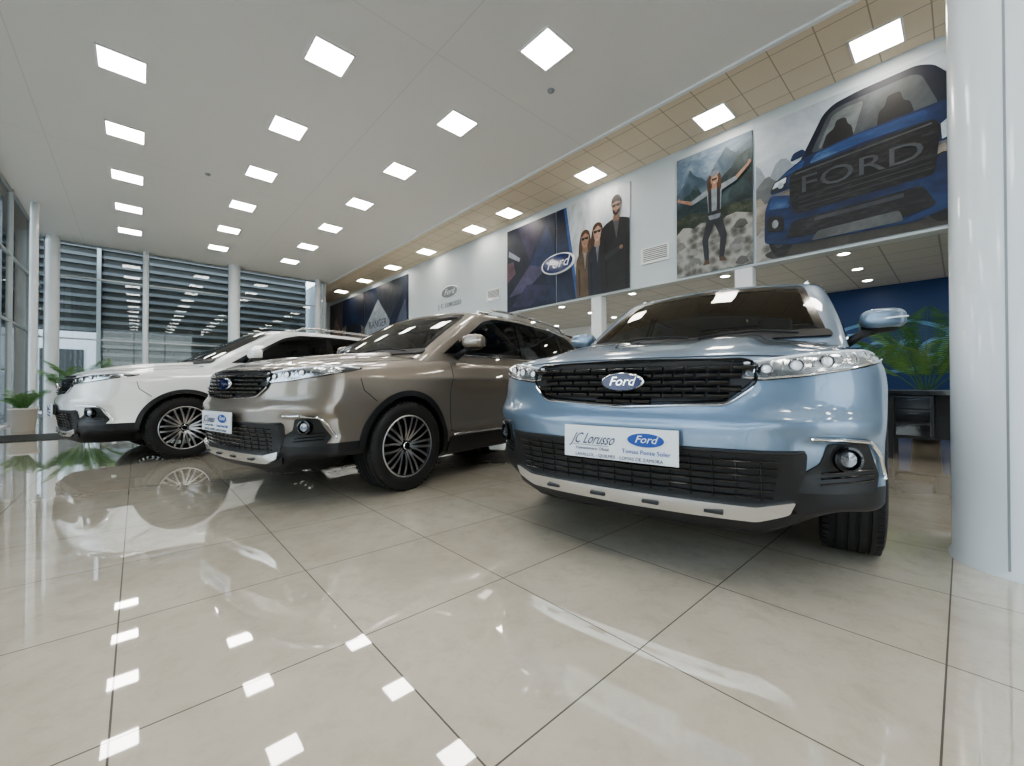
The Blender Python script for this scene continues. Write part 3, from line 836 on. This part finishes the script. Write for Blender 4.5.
class Poster:
    def __init__(s, yl, yr, z0=2.74, z1=4.84, bg=(.5, .5, .5)):
        s.yl, s.yr, s.z0, s.z1 = yl, yr, z0, z1; s.B = Builder(); s.k = 0
        s.B.add(*box_geo((X0-.014, (yl+yr)/2, (z0+z1)/2), (.013, (yl-yr)/2-.01, (z1-z0)/2)), cm(bg), False)
    def P(s, u, v): return (X0-.0285-.0006*s.k, s.yl+(s.yr-s.yl)*min(.995, max(.005, u)), s.z0+(s.z1-s.z0)*min(1, max(0, v)))
    def poly(s, pts, c, r=0):
        s.k += 1
        if r: pts = roundpoly(pts, r)
        bm = bmesh.new(); vs = [bm.verts.new(s.P(*p)) for p in pts]
        es = [bm.edges.new((vs[i], vs[(i+1) % len(vs)])) for i in range(len(vs))]
        bmesh.ops.triangle_fill(bm, edges=es, use_beauty=True); bm.verts.index_update()
        s.B.add([tuple(v.co) for v in bm.verts], [tuple(v.index for v in f.verts) for f in bm.faces], cm(c), False); bm.free()
    def ell(s, u, v, a, b, c, n=24, rot=0):
        asp = (s.yl-s.yr)/(s.z1-s.z0); pts = []
        for i in range(n):
            t = 2*math.pi*i/n; x = a*math.cos(t)*asp; y = b*math.sin(t)
            pts.append((u+(x*math.cos(rot)-y*math.sin(rot))/asp, v+x*math.sin(rot)+y*math.cos(rot)))
        s.poly(pts, c)
    def limb(s, p, q, w0, w1, c):
        asp = (s.yl-s.yr)/(s.z1-s.z0)
        dx, dy = (q[0]-p[0])*asp, q[1]-p[1]; l = math.hypot(dx, dy); nx, ny = -dy/l, dx/l
        s.poly([(p[0]+nx*w0/asp, p[1]+ny*w0), (q[0]+nx*w1/asp, q[1]+ny*w1), (q[0]-nx*w1/asp, q[1]-ny*w1), (p[0]-nx*w0/asp, p[1]-ny*w0)], c, .008)
    def text(s, t, size, u, v, c, shear=0, sx=1):
        s.k += 1; s.B.add(*text_geo(t, size, s.P(u, v), ext=.0002, shear=shear, sx=sx), cm(c), False)
    def done(s, name='wall_poster'): return s.B.obj(name)
def ridge(rnd, v0, amp, n=14, seed=0):
    r = random.Random(seed); pts = [(0, 0)]
    for i in range(n+1): pts.append((i/n, v0+amp*math.sin(i*1.1+seed)*.5+r.uniform(-amp, amp)*.4))
    return pts+[(1, 0)]
# truck poster
p = Poster(2.16, .06, bg=SKY)
p.poly(ridge(0, .66, .07, 30, 2), (.28, .31, .35)); p.poly(ridge(0, .56, .06, 34, 5), (.15, .16, .17)); p.poly(ridge(0, .44, .05, 30, 8), DUST)
p.poly(ridge(0, .22, .06, 36, 11), ROCK)
p.poly([(.05, .04), (.2, .10), (.9, .06), (1, .12), (1, 0), (.1, 0)], (.05, .045, .04), .03)
p.ell(.165, .19, .085, .19, TBLACK); p.ell(.150, .19, .048, .12, (.04, .04, .045)); p.ell(.148, .19, .018, .045, (.10, .10, .11))
p.ell(.965, .22, .09, .20, TBLACK)
p.poly([(.27, .62), (.31, .70), (.41, .90), (.47, .945), (.60, .965), (.86, .975), (.93, .94), (1., .84), (1, .6)], (.006, .010, .025), .03)
p.poly([(.34, .665), (.44, .89), (.50, .915), (.84, .93), (.88, .905), (.95, .70)], (.06, .07, .08), .03)
p.poly([(.38, .68), (.46, .87), (.53, .89), (.62, .89), (.57, .70)], (.13, .15, .16), .02)
p.poly([(.40, .67), (.43, .76), (.47, .78), (.48, .83), (.53, .83), (.54, .78), (.56, .76), (.57, .68)], (.012, .012, .014), .02)
p.poly([(.68, .69), (.69, .78), (.72, .80), (.73, .86), (.79, .86), (.80, .80), (.83, .78), (.85, .70)], (.012, .012, .014), .02)
p.poly([(.22, .655), (.24, .71), (.30, .72), (.32, .67)], (.010, .028, .09), .02)
p.poly([(.10, .46), (.13, .545), (.20, .60), (.30, .655), (.60, .695), (1, .715), (1, .48), (.5, .5)], TBLUE, .02)
p.poly([(.33, .60), (.37, .655), (.60, .685), (.90, .695), (.90, .635), (.60, .625)], TBLUE2, .02)
p.poly([(.15, .56), (.22, .60), (.31, .64), (.29, .585)], TBLUE2, .02)
p.poly([(.06, .12), (.065, .36), (.10, .46), (.3, .40), (.9, .38), (1, .42), (1, .10), (.85, .05), (.25, .07)], TBLUE, .03)
p.poly([(.09, .36), (.10, .43), (.20, .41), (.22, .34)], TBLUE2, .02)
p.poly([(.215, .54), (.24, .585), (.93, .625), (.955, .57), (.93, .30), (.25, .28), (.22, .38)], TBLACK, .03)
for v in (.315, .35, .385): p.poly([(.27, v), (.92, v+.02), (.92, v+.028), (.27, v+.008)], (.035, .035, .04))
p.poly([(.255, .555), (.92, .595), (.92, .605), (.255, .565)], (.08, .08, .09))
p.poly([(.095, .47), (.12, .545), (.21, .575), (.20, .48)], (.02, .024, .03), .02)
p.poly([(.11, .50), (.13, .54), (.20, .56), (.195, .52)], (.65, .7, .75), .01); p.ell(.165, .51, .018, .02, (.4, .45, .5))
p.poly([(.955, .58), (1, .61), (1, .50), (.96, .49)], (.45, .5, .55))
p.poly([(.20, .12), (.23, .235), (.88, .255), (.94, .12), (.8, .09)], TBLACK, .03)
p.poly([(.34, .07), (.38, .13), (.78, .14), (.80, .07)], (.10, .105, .11), .02)
p.poly([(.36, .20), (.36, .225), (.80, .235), (.80, .21)], (.05, .05, .06))
p.poly([(.075, .20), (.08, .31), (.18, .29), (.185, .18)], TBLACK, .02); p.ell(.13, .245, .02, .03, (.3, .32, .35))
p.text('FORD', .34, .585, .465, (.07, .075, .085), 0, 1.45)
p.done()
# hiker poster
p = Poster(3.43, 2.19, bg=CLOUD)
p.poly([(0, 0), (0, .70), (.05, .72), (.10, .76), (.15, .81), (.2, .88), (.25, .83), (.30, .80), (.36, .78), (.42, .74), (.48, .79), (.55, .86), (.61, .90), (.68, .96), (.74, .91), (.8, .88), (.9, .92), (1, .93), (1, 0)], MOUNT2)
p.poly([(0, 0), (0, .60), (.06, .62), (.12, .66), (.2, .68), (.28, .74), (.34, .67), (.4, .62), (.47, .66), (.55, .68), (.65, .74), (.75, .78), (.82, .84), (.88, .86), (1, .88), (1, 0)], MOUNT)
p.poly([(0, 0), (0, .48), (.2, .52), (.45, .46), (.7, .50), (1, .48), (1, 0)], FOREST)
p.poly([(0, 0), (0, .36), (.1, .41), (.18, .40), (.25, .38), (.33, .41), (.4, .41), (.47, .38), (.55, .37), (.68, .41), (.8, .42), (.9, .40), (1, .38), (1, 0)], ROCK)
random.seed(3)
for k in range(22):
    u, v = random.random(), .02+random.random()*.30; r = .03+.04*random.random(); g = random.choice((.10, .18, .26))
    p.poly([(u-r*1.6, v-.01), (u-r*.9, v+r*.5), (u-r*.2, v+r*.75), (u+r, v+r*.5), (u+r*1.6, v-r*.2), (u+.2*r, v-r*.5)], ROCK if k % 2 else (g, g*.98, g*.95), .01)
SK = (.36, .21, .145)
p.limb((.50, .43), (.41, .26), .036, .024, (.025, .028, .035)); p.limb((.41, .27), (.43, .09), .024, .017, (.025, .028, .035))
p.limb((.56, .43), (.65, .26), .036, .024, (.025, .028, .035)); p.limb((.65, .27), (.62, .09), .024, .017, (.025, .028, .035))
p.poly([(.38, .06), (.41, .10), (.46, .09), (.47, .06)], (.1, .06, .04), .01); p.poly([(.59, .07), (.60, .10), (.66, .10), (.69, .06)], (.1, .06, .04), .01)
p.poly([(.43, .65), (.50, .67), (.57, .67), (.63, .655), (.62, .52), (.61, .41), (.46, .41), (.45, .52)], (.26, .29, .32), .03)
p.limb((.45, .64), (.22, .59), .024, .017, (.26, .29, .32)); p.limb((.23, .59), (.06, .64), .015, .010, SK); p.ell(.045, .648, .022, .016, SK)
p.limb((.61, .645), (.82, .68), .024, .017, (.26, .29, .32)); p.limb((.81, .68), (.96, .76), .015, .010, SK); p.ell(.965, .768, .022, .016, SK)
p.limb((.475, .66), (.48, .46), .012, .012, (.02, .02, .025)); p.limb((.59, .66), (.585, .46), .012, .012, (.02, .02, .025)); p.limb((.44, .46), (.63, .46), .014, .014, (.02, .02, .025))
p.poly([(.45, .62), (.44, .72), (.48, .78), (.55, .795), (.61, .77), (.63, .70), (.62, .62), (.58, .66), (.49, .66)], (.07, .035, .018), .03)
p.limb((.535, .69), (.535, .65), .018, .02, SK); p.ell(.537, .722, .048, .044, SK)
p.ell(.54, .772, .062, .022, (.18, .20, .23)); p.poly([(.50, .733), (.575, .733), (.57, .718), (.505, .718)], (.02, .02, .02), .006); p.poly([(.52, .70), (.555, .70), (.54, .692)], (.75, .7, .68))
p.done()
# geometric brand poster
p = Poster(7.99, 6.31, bg=NAVY)
p.poly([(0, 0), (.55, .45), (.25, 1), (0, 1)], (.012, .018, .035)); p.poly([(.05, .18), (.5, .5), (.85, .42), (.4, .2)], (.07, .065, .13))
p.poly([(.1, .05), (.45, .28), (.95, .20), (.5, .02)], (.03, .03, .08)); p.poly([(.5, .5), (.85, .9), (1, .6), (1, .45), (.85, .42)], (.018, .035, .10))
p.poly([(.25, 1), (.5, .55), (.8, .95), (.8, 1)], (.03, .025, .06)); p.poly([(.05, .75), (.3, .62), (.28, .58), (.04, .68)], (.28, .30, .35))
p.poly([(0, .35), (.2, .45), (.15, .6), (0, .6)], (.12, .07, .09))
p.done()
# friends poster
p = Poster(6.29, 4.36, bg=STREET)
p.poly([(0, 0), (0, .30), (.3, .34), (1, .30), (1, 0)], (.34, .35, .35)); p.poly([(0, .0), (0, 1), (.12, 1), (.30, 0)], NAVY)
p.poly([(.12, 1), (.16, 1), (.34, 0), (.30, 0)], (.04, .10, .28))
p.poly([(.50, .34), (.55, .50), (.62, .56), (.7, .62), (.85, .58), (1, .68), (1, .3)], (.24, .27, .30), .02)
def friend(u, h, w, skin, hair, coat, shirt, long_hair=False, beard=False):
    if long_hair: p.poly([(u-.055, h-.03), (u-.085, h-.14), (u-.095, h-.32), (u-.03, h-.36), (u+.03, h-.36), (u+.09, h-.30), (u+.085, h-.14), (u+.055, h-.03), (u, h-.005)], hair, .03)
    p.poly([(u-w, 0), (u-w*1.1, h-.45), (u-w*1.02, h-.31), (u-w*.75, h-.255), (u-.25*w, h-.225), (u+.25*w, h-.225), (u+w*.75, h-.255), (u+w*1.02, h-.31), (u+w*1.1, h-.45), (u+w, 0)], coat, .03)
    p.poly([(u-.22*w, h-.225), (u, h-.42), (u+.22*w, h-.225)], shirt)
    p.limb((u-w*.72, h-.40), (u-w*.62, .02), .012, .010, tuple(x*.4 for x in coat)); p.limb((u+w*.72, h-.40), (u+w*.62, .02), .012, .010, tuple(x*.4 for x in coat))
    if not long_hair: p.ell(u, h-.075, .060, .075, hair)
    else:
        p.poly([(u-.06, h-.05), (u-.07, h-.2), (u-.045, h-.24), (u-.035, h-.08)], hair, .02)
    p.limb((u, h-.17), (u, h-.25), .028, .038, tuple(x*.75 for x in skin)); p.poly([(u-.050, h-.06), (u-.052, h-.11), (u-.042, h-.165), (u-.018, h-.195), (u+.018, h-.195), (u+.042, h-.165), (u+.052, h-.11), (u+.050, h-.06), (u, h-.03)], skin, .02)
    if beard: p.poly([(u-.046, h-.13), (u-.040, h-.172), (u, h-.205), (u+.040, h-.172), (u+.046, h-.13), (u+.02, h-.15), (u-.02, h-.15)], hair, .01)
    if long_hair: p.poly([(u-.055, h-.045), (u-.05, h-.085), (u+.01, h-.04), (u+.05, h-.085), (u+.055, h-.045), (u, h-.01)], hair, .02)
    else: p.poly([(u-.054, h-.045), (u-.05, h-.08), (u, h-.06), (u+.05, h-.08), (u+.054, h-.045), (u, h-.01)], hair, .02)
    p.poly([(u-.048, h-.088), (u-.004, h-.092), (u+.004, h-.092), (u+.048, h-.088), (u+.040, h-.118), (u+.012, h-.115), (u, h-.10), (u-.012, h-.115), (u-.040, h-.118)], (.01, .01, .012), .006)
    p.poly([(u-.018, h-.160), (u, h-.155), (u+.018, h-.160), (u, h-.170)], (.38, .12, .10)); p.poly([(u-.008, h-.138), (u, h-.105), (u+.008, h-.138)], tuple(x*.8 for x in skin))
friend(.43, .70, .12, (.38, .225, .16), (.10, .045, .02), (.11, .07, .04), (.3, .28, .26), True)
friend(.60, .73, .12, (.42, .26, .19), (.06, .03, .018), (.014, .018, .032), (.16, .17, .19), True)
friend(.84, .92, .19, (.28, .165, .11), (.015, .011, .009), (.012, .012, .015), (.08, .08, .09), False, True)
p.limb((.70, .34), (.88, .40), .030, .022, (.025, .025, .03)); p.ell(.90, .405, .022, .02, (.28, .165, .11))
p.done()
# far posters
p = Poster(17.1, 13.3, bg=NAVY)
p.poly([(0, .25), (.35, .75), (.62, .3), (.6, 0), (0, 0)], (.38, .42, .48)); p.poly([(.35, .75), (.62, .3), (1, .9), (1, 1), (.3, 1)], (.03, .04, .06))
p.text('RANGER', .42, .34, .28, (.02, .02, .03)); p.poly([(.7, .1), (.95, .6), (1, .1)], (.10, .12, .18)); p.done()
p = Poster(19.6, 17.15, bg=NAVY)
p.poly([(0, 0), (0, .4), (.5, .5), (1, .3), (1, 0)], DUST); p.poly([(.15, .2), (.2, .45), (.4, .65), (.8, .62), (.9, .2)], TBLUE, .04); p.poly([(.25, .25), (.3, .4), (.7, .4), (.7, .25)], TBLACK); p.done()
p = Poster(21.3, 19.65, bg=(.10, .09, .10)); p.poly([(0, 0), (.5, .7), (1, .2), (1, 0)], (.28, .18, .14)); p.done()

# oval logos on walls
B = Builder(); oval(B, (X0-.045, 6.22, 3.62), .50, .23, 'badge', 'white', True, .03); B.obj('oval_sign')
B = Builder(); M['greylogo'] = mat('grey_logo', (.22, .24, .26), .4, .3)
oval(B, (X0-.002, 10.7, 3.75), .48, .19, 'greylogo', 'wallwhite', True, .02); B.add(*text_geo('J. C. LORUSSO', .20, (X0-.008, 10.7, 3.35), ext=.004), 'greylogo', False)
B.obj('oval_sign')
B = Builder(); oval(B, (XR-.042, 1.05, 1.60), 1.05, .52, 'bluewall', 'bluelogo', True, .02, 1.5)
B.obj('oval_sign')

# ------------------------------------------------------------------ furniture
B = Builder()
B.add(*bbox_geo((0, 0, .74), (.30, .85, .03), .008), 'gloss', False)
B.add(*bbox_geo((.22, 0, .46), (.02, .80, .26), .006), 'black', False)
B.add(*bbox_geo((0, .62, .47), (.26, .16, .24), .008), 'black', False)
for z in (.33, .48, .63): B.add(*bbox_geo((-.268, .62, z), (.008, .14, .065), .004), 'gloss', False)
for z in (.33, .48, .63): B.add(*box_geo((-.282, .62, z+.03), (.006, .05, .005)), 'lampdark', False)
for x in (-.25, .25):
    for y in (-.80, .80): B.add(*bbox_geo((x, y, .36), (.022, .022, .36), .004), 'black', False)
o = B.obj('office_desk'); o.location = (6.55, -.25, 0)
def chair(x, y, rz):
    B = Builder()
    B.add(*bbox_geo((0, 0, .45), (.24, .24, .035), .025), 'black'); B.add(*bbox_geo((.23, 0, .74), (.03, .22, .24), .025, Matrix.Rotation(.15, 3, 'Y')), 'black')
    for a in (-1, 1):
        for b in (-1, 1): B.add(*tube([(a*.19, b*.19, .43), (a*.22, b*.22, 0)], .012), 'chrome')
        B.add(*tube([(-.18, a*.25, .44), (-.15, a*.27, .64), (.2, a*.26, .66)], .013), 'chrome')
    o = B.obj('office_chair', angle=40); o.location = (x, y, 0); o.rotation_euler = (0, 0, rz)
chair(7.75, -1.4, 0.2); chair(8.0, 7.2, 2.6); chair(8.9, 6.5, .4)

M['leaf'] = mat('leaf_green', (.06, .16, .04), .45); M['leaf2'] = mat('leaf_light', (.12, .26, .07), .45)
M['pot'] = mat('pot_ceramic', (.55, .53, .5), .4); M['potdark'] = mat('pot_dark', (.05, .045, .04), .4); M['soil'] = mat('soil', (.03, .02, .015), .9)
def palm(name, x, y, L, potr, poth, n, stem=.3, pot='pot', seed=1, droop=1.0, elmin=.55):
    rnd = random.Random(seed); B = Builder()
    B.add(*lathe([(.001, 0), (potr*.75, 0), (potr, poth), (potr*1.06, poth), (potr*1.06, poth-.03), (potr*.9, poth-.04), (.001, poth-.04)], 32, 'z'), pot)
    B.add(*lathe([(.001, poth-.035), (potr*.93, poth-.035)], 24, 'z'), 'soil')
    for k in range(n):
        a = 2*math.pi*k/n+rnd.uniform(-.3, .3); el = rnd.uniform(elmin, 1.35); l = L*rnd.uniform(.75, 1.05)
        d = Vector((math.cos(a), math.sin(a), 0)); pts = []; pos = Vector((0, 0, poth-.04))+d*.03; seg = 12
        for i in range(seg+1):
            pts.append(pos.copy()); t = i/seg; e = el-droop*1.35*t*t
            pos = pos+(d*math.cos(e)+Vector((0, 0, math.sin(e))))*(l/seg)
        B.add(*tube(pts, [.008*(1-.8*i/seg) for i in range(seg+1)], 5), 'leaf')
        side = d.cross(Vector((0, 0, 1))); vs = []; fs = []
        for i in range(34):
            t = stem+(1-stem)*i/33; f = t*seg; i0 = min(int(f), seg-1); q = pts[i0].lerp(pts[i0+1], f-i0)
            tan = (pts[i0+1]-pts[i0]).normalized(); ll = L*.26*math.sin(math.pi*(.15+.8*(t-stem)/(1-stem)))
            for s in (-1, 1):
                dr = (side*s*.85+tan*.55+Vector((0, 0, -.25))).normalized(); w = tan*.008*L
                o = len(vs); vs += [tuple(q), tuple(q+dr*ll*.4+w), tuple(q+dr*ll+Vector((0, 0, -.1*ll))), tuple(q+dr*ll*.4-w)]
                fs.append((o, o+1, o+2, o+3))
        B.add(vs, fs, 'leaf' if k % 2 else 'leaf2', False)
    o = B.obj(name); o.location = (x, y, 0); return o
palm('potted_palm', 8.35, .36, 1.45, .19, .75, 14, .3, 'potdark', 4, .7, .75)
palm('potted_fern', -1.52, 11.5, .50, .18, .42, 14, .15, 'pot', 5, .9, .9)
palm('potted_areca_plant', -.9, 14.4, 1.3, .22, .42, 14, .3, 'pot', 6, .7, .9)
B = Builder(); B.add(*bbox_geo((0, 0, .006), (.45, .6, .006), .003), 'black', False); o = B.obj('door_mat'); o.location = (-1.2, 9.9, 0)
B = Builder(); B.add(*bbox_geo((0, 0, .52), (.3, 1.3, .52), .01), 'wallwhite', False); B.add(*bbox_geo((0, 0, 1.06), (.38, 1.4, .03), .008), 'gloss', False)
o = B.obj('reception_counter'); o.location = (8.6, 12, 0)

# ------------------------------------------------------------------ exterior
boxobj('ground_outside', (-40, -40, -.25), (40, 50, -.12), 'concrete')
e = Builder()
e.add(*box_geo((2.25, 19.3, 3.2), (3.15, .05, 3.3)), 'louverd', False)
e.add(*box_geo((-1.6, 19.3, 4.6), (.75, .05, 2.0)), 'louverd', False)
for k in range(25): e.add(*box_geo((2.25, 19.2, .25+k*.27), (3.15, .02, .055), Matrix.Rotation(-.3, 3, 'X')), 'louver', False)
for k in range(9, 25): e.add(*box_geo((-1.6, 19.2, .25+k*.27), (.75, .02, .055), Matrix.Rotation(-.3, 3, 'X')), 'louver', False)
for x in (-2.3, -.95): e.add(*box_geo((x, 19.15, 3.2), (.05, .08, 3.3)), 'frame', False)
e.obj('louvered_wall_outside')
e = Builder(); e.add(*box_geo((-2.6, 24, 2.4), (2.6, .1, 2.6)), 'wallwhite', False); e.add(*box_geo((-2.2, 23.88, 1.1), (.6, .05, 1.2)), 'louverd', False)
e.obj('neighbour_building')
M['bark'] = mat('bark', (.09, .06, .04), .9)
def tree(x, y, h, seed):
    rnd = random.Random(seed); B = Builder()
    B.add(*tube([(0, 0, -.13), (.05, .03, h*.3), (-.05, 0, h*.6)], [.16, .12, .08], 10), 'bark')
    for k in range(5):
        a = k*1.3; B.add(*tube([(0, 0, h*.45), (math.cos(a)*h*.15, math.sin(a)*h*.15, h*.65)], [.06, .03], 6), 'bark')
    vs = []; fs = []
    for k in range(2600):
        th = rnd.uniform(0, 6.283); ph = math.acos(rnd.uniform(-1, 1)); r = h*.3*rnd.uniform(.5, 1)*(1+.25*math.sin(3*th+seed))
        c = Vector((r*math.sin(ph)*math.cos(th), r*math.sin(ph)*math.sin(th), h*.7+r*.85*math.cos(ph)))
        u = Vector((rnd.uniform(-1, 1), rnd.uniform(-1, 1), rnd.uniform(-1, 1))).normalized()*.16; w = u.orthogonal().normalized()*.08
        o = len(vs); vs += [tuple(c-u), tuple(c+w), tuple(c+u), tuple(c-w)]; fs.append((o, o+1, o+2, o+3))
    B.add(vs, fs, 'leaf2', False); o = B.obj('street_tree'); o.location = (x, y, 0)
tree(-9, 22, 7, 1); tree(-7.5, 30, 8, 2); tree(-12, 15, 7, 3); tree(-11, 3, 7, 4); tree(-13, -6, 8, 5)

# ------------------------------------------------------------------ world + camera
w = bpy.data.worlds.new('world'); scene.world = w; w.use_nodes = True
nt = w.node_tree; bg = nt.nodes['Background']
tc = nt.nodes.new('ShaderNodeTexCoord'); sp = nt.nodes.new('ShaderNodeSeparateXYZ'); nt.links.new(tc.outputs['Generated'], sp.inputs[0])
mr = nt.nodes.new('ShaderNodeMapRange'); nt.links.new(sp.outputs[2], mr.inputs[0]); mr.inputs[1].default_value = 0; mr.inputs[2].default_value = .6
mx = nt.nodes.new('ShaderNodeMix'); mx.data_type = 'RGBA'; nt.links.new(mr.outputs[0], mx.inputs[0])
mx.inputs[6].default_value = (.97, .98, 1, 1); mx.inputs[7].default_value = (.58, .70, .92, 1)
nt.links.new(mx.outputs[2], bg.inputs[0]); bg.inputs[1].default_value = 4.0
try:
    scene.view_settings.view_transform = 'AgX'
    scene.view_settings.look = 'AgX - Medium High Contrast'
except Exception as ex: print(ex)
scene.view_settings.exposure = -.05

cam = bpy.data.cameras.new('camera'); co = bpy.data.objects.new('camera', cam); COL.objects.link(co)
cam.sensor_width = 36; cam.lens = 411/1024*36; cam.clip_start = .05
co.location = (0, 0, .8); co.rotation_euler = (math.radians(90.56), 0, -math.atan2(.674, .739))
scene.camera = co
